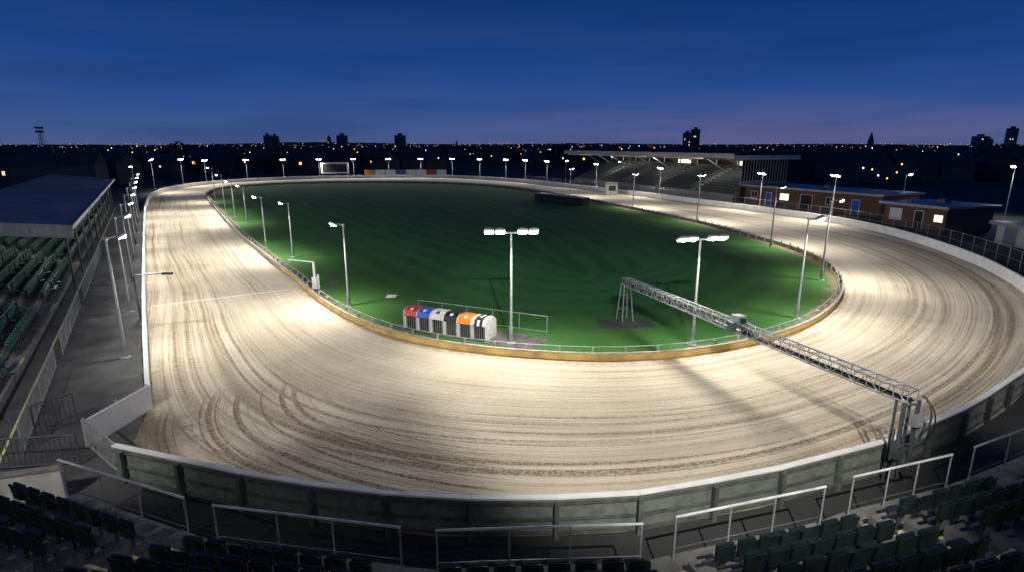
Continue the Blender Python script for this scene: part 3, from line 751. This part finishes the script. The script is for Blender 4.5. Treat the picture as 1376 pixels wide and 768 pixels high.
for zz in (13.2,14.2): 
    mm.box(c+Z*zz,V(1.1,0,0),V(0,.06,0),Z*.06,M_dgalv)
    for xx in (-.9,-.3,.3,.9): mm.box(c+V(xx,-.15,zz+.25),V(.22,0,0),V(0,.12,0),Z*.2,M_dgalv)
mm.build('lattice_light_tower',c)
M_leaf=mat('night_foliage',(.035,.045,.03),.9,var=.6,scale=.3); M_bark=mat('bark',(.05,.04,.03),.9)
tr=MB()
def tree(x,y,h):
    c=V(x,y,0); tr.tube(c,c+Z*h*.5,.35,M_bark,5,.15)
    for k in range(3):
        a=random.uniform(0,6.28); tr.tube(c+Z*h*.35,c+V(math.cos(a)*h*.22,math.sin(a)*h*.22,h*.75),.12,M_bark,4,.04)
    for k in range(70):
        while True:
            p=V(random.uniform(-1,1),random.uniform(-1,1),random.uniform(-1,1))
            if .25<p.length<1: break
        q=c+V(p.x*h*.33,p.y*h*.33,h*.62+p.z*h*.36); s=h*random.uniform(.04,.08)
        vs=[q+V(random.uniform(-1,1),random.uniform(-1,1),random.uniform(-1,1))*s for _ in range(4)]
        tr.add(vs,[(0,1,2),(0,2,3),(0,3,1),(1,3,2)],M_leaf)
for i in range(400):
    y=190+(random.random()**1.3)*900; x=random.uniform(-1,1)*(y*1.0+20)
    if not ok(x,y): continue
    tree(x,y,random.uniform(6,9.5)+(y>600)*random.uniform(0,3.5))
for x,y,h_ in ((-128,222,12.),(-124,224,11.),(-133,226,10.5),(150,230,11.),(250,300,12.5),(262,300,11.5)): tree(x,y,h_)
tr.build('distant_trees')
hl=MB(); M_hill=mat('distant_hill',(.03,.035,.045),1.,var=.2,scale=.002)
xs=[-4500+i*30 for i in range(301)]
top=[]
for x in xs: top.append(8+4*math.sin(x*.0011+1.2)+3*math.sin(x*.0043)+random.uniform(-2.,2.)+ (10*math.exp(-((x+1150)/600)**2)))
vs=[];fs=[]
for j,(yy,f) in enumerate(((2500,0),(2900,.7),(3300,1),(3900,0))):
    for x,t in zip(xs,top): vs.append(V(x,yy,t*f+ (0 if f==0 else 4)))
n=len(xs)
for j in range(3):
    for i in range(n-1): fs.append((j*n+i,j*n+i+1,(j+1)*n+i+1,(j+1)*n+i))
hl.add(vs,fs,M_hill); hl.build('hills')
# ---------------------------------------------------------------- sky
w=bpy.data.worlds.new('World'); sc.world=w; w.use_nodes=True; nt=w.node_tree; bg=nt.nodes['Background']
tc=N(nt,'ShaderNodeTexCoord'); sp=N(nt,'ShaderNodeSeparateXYZ'); L(nt,tc.outputs['Generated'],sp.inputs[0])
cr=N(nt,'ShaderNodeValToRGB'); L(nt,mul(nt,sp.outputs[2],2.),cr.inputs[0])
el=cr.color_ramp.elements; el[0].position=0; el[0].color=(.066,.100,.240,1); el[1].position=1.; el[1].color=(.002,.014,.075,1)
for p,c in ((.05,(.048,.094,.265,1)),(.13,(.025,.074,.28,1)),(.26,(.011,.055,.24,1)),(.44,(.005,.036,.165,1))):
    e_=el.new(p); e_.color=c
mp=N(nt,'ShaderNodeMapping'); mp.inputs['Scale'].default_value=(1.2,1.2,10); mp.inputs['Rotation'].default_value=(0,.05,0); L(nt,tc.outputs['Generated'],mp.inputs[0])
cl=noise(nt,mp.outputs[0],1.6,6,.55)
c1=mixc(nt,mul(nt,mul(nt,smooth(nt,cl,.40,.68),smooth(nt,sp.outputs[2],.05,.25,1.,.35)),.30),cr.outputs[0],(.052,.088,.225))
c1=mixc(nt,mul(nt,smooth(nt,noise(nt,mp.outputs[0],2.3,5,.5),.45,.7),.25),c1,(.006,.024,.11))
lowm=mul(nt,smooth(nt,sp.outputs[2],.0,.10,1,0),smooth(nt,sp.outputs[0],-.35,.35))
cl2=noise(nt,mp.outputs[0],3.1,5,.5)
c1=mixc(nt,mul(nt,mul(nt,lowm,smooth(nt,cl2,.38,.58,.25,1.)),.42),c1,(.155,.125,.26))
sky=N(nt,'ShaderNodeTexSky',sky_type='NISHITA'); sky.sun_disc=False; sky.sun_elevation=math.radians(-4); sky.sun_rotation=math.radians(200)
ad=N(nt,'ShaderNodeMix',data_type='RGBA',blend_type='ADD'); ad.inputs[0].default_value=.02; L(nt,c1,ad.inputs[6]); L(nt,sky.outputs[0],ad.inputs[7])
L(nt,ad.outputs[2],bg.inputs[0]); bg.inputs[1].default_value=1.
# ---------------------------------------------------------------- camera
cd=bpy.data.cameras.new('camera'); cam=bpy.data.objects.new('camera',cd); sc.collection.objects.link(cam)
cam.location=(0,0,H); cam.rotation_euler=(math.radians(90)-TH,0,0); cd.lens=36*FP/1376; cd.sensor_width=36; cd.clip_end=12000; cd.clip_start=.1
sc.camera=cam
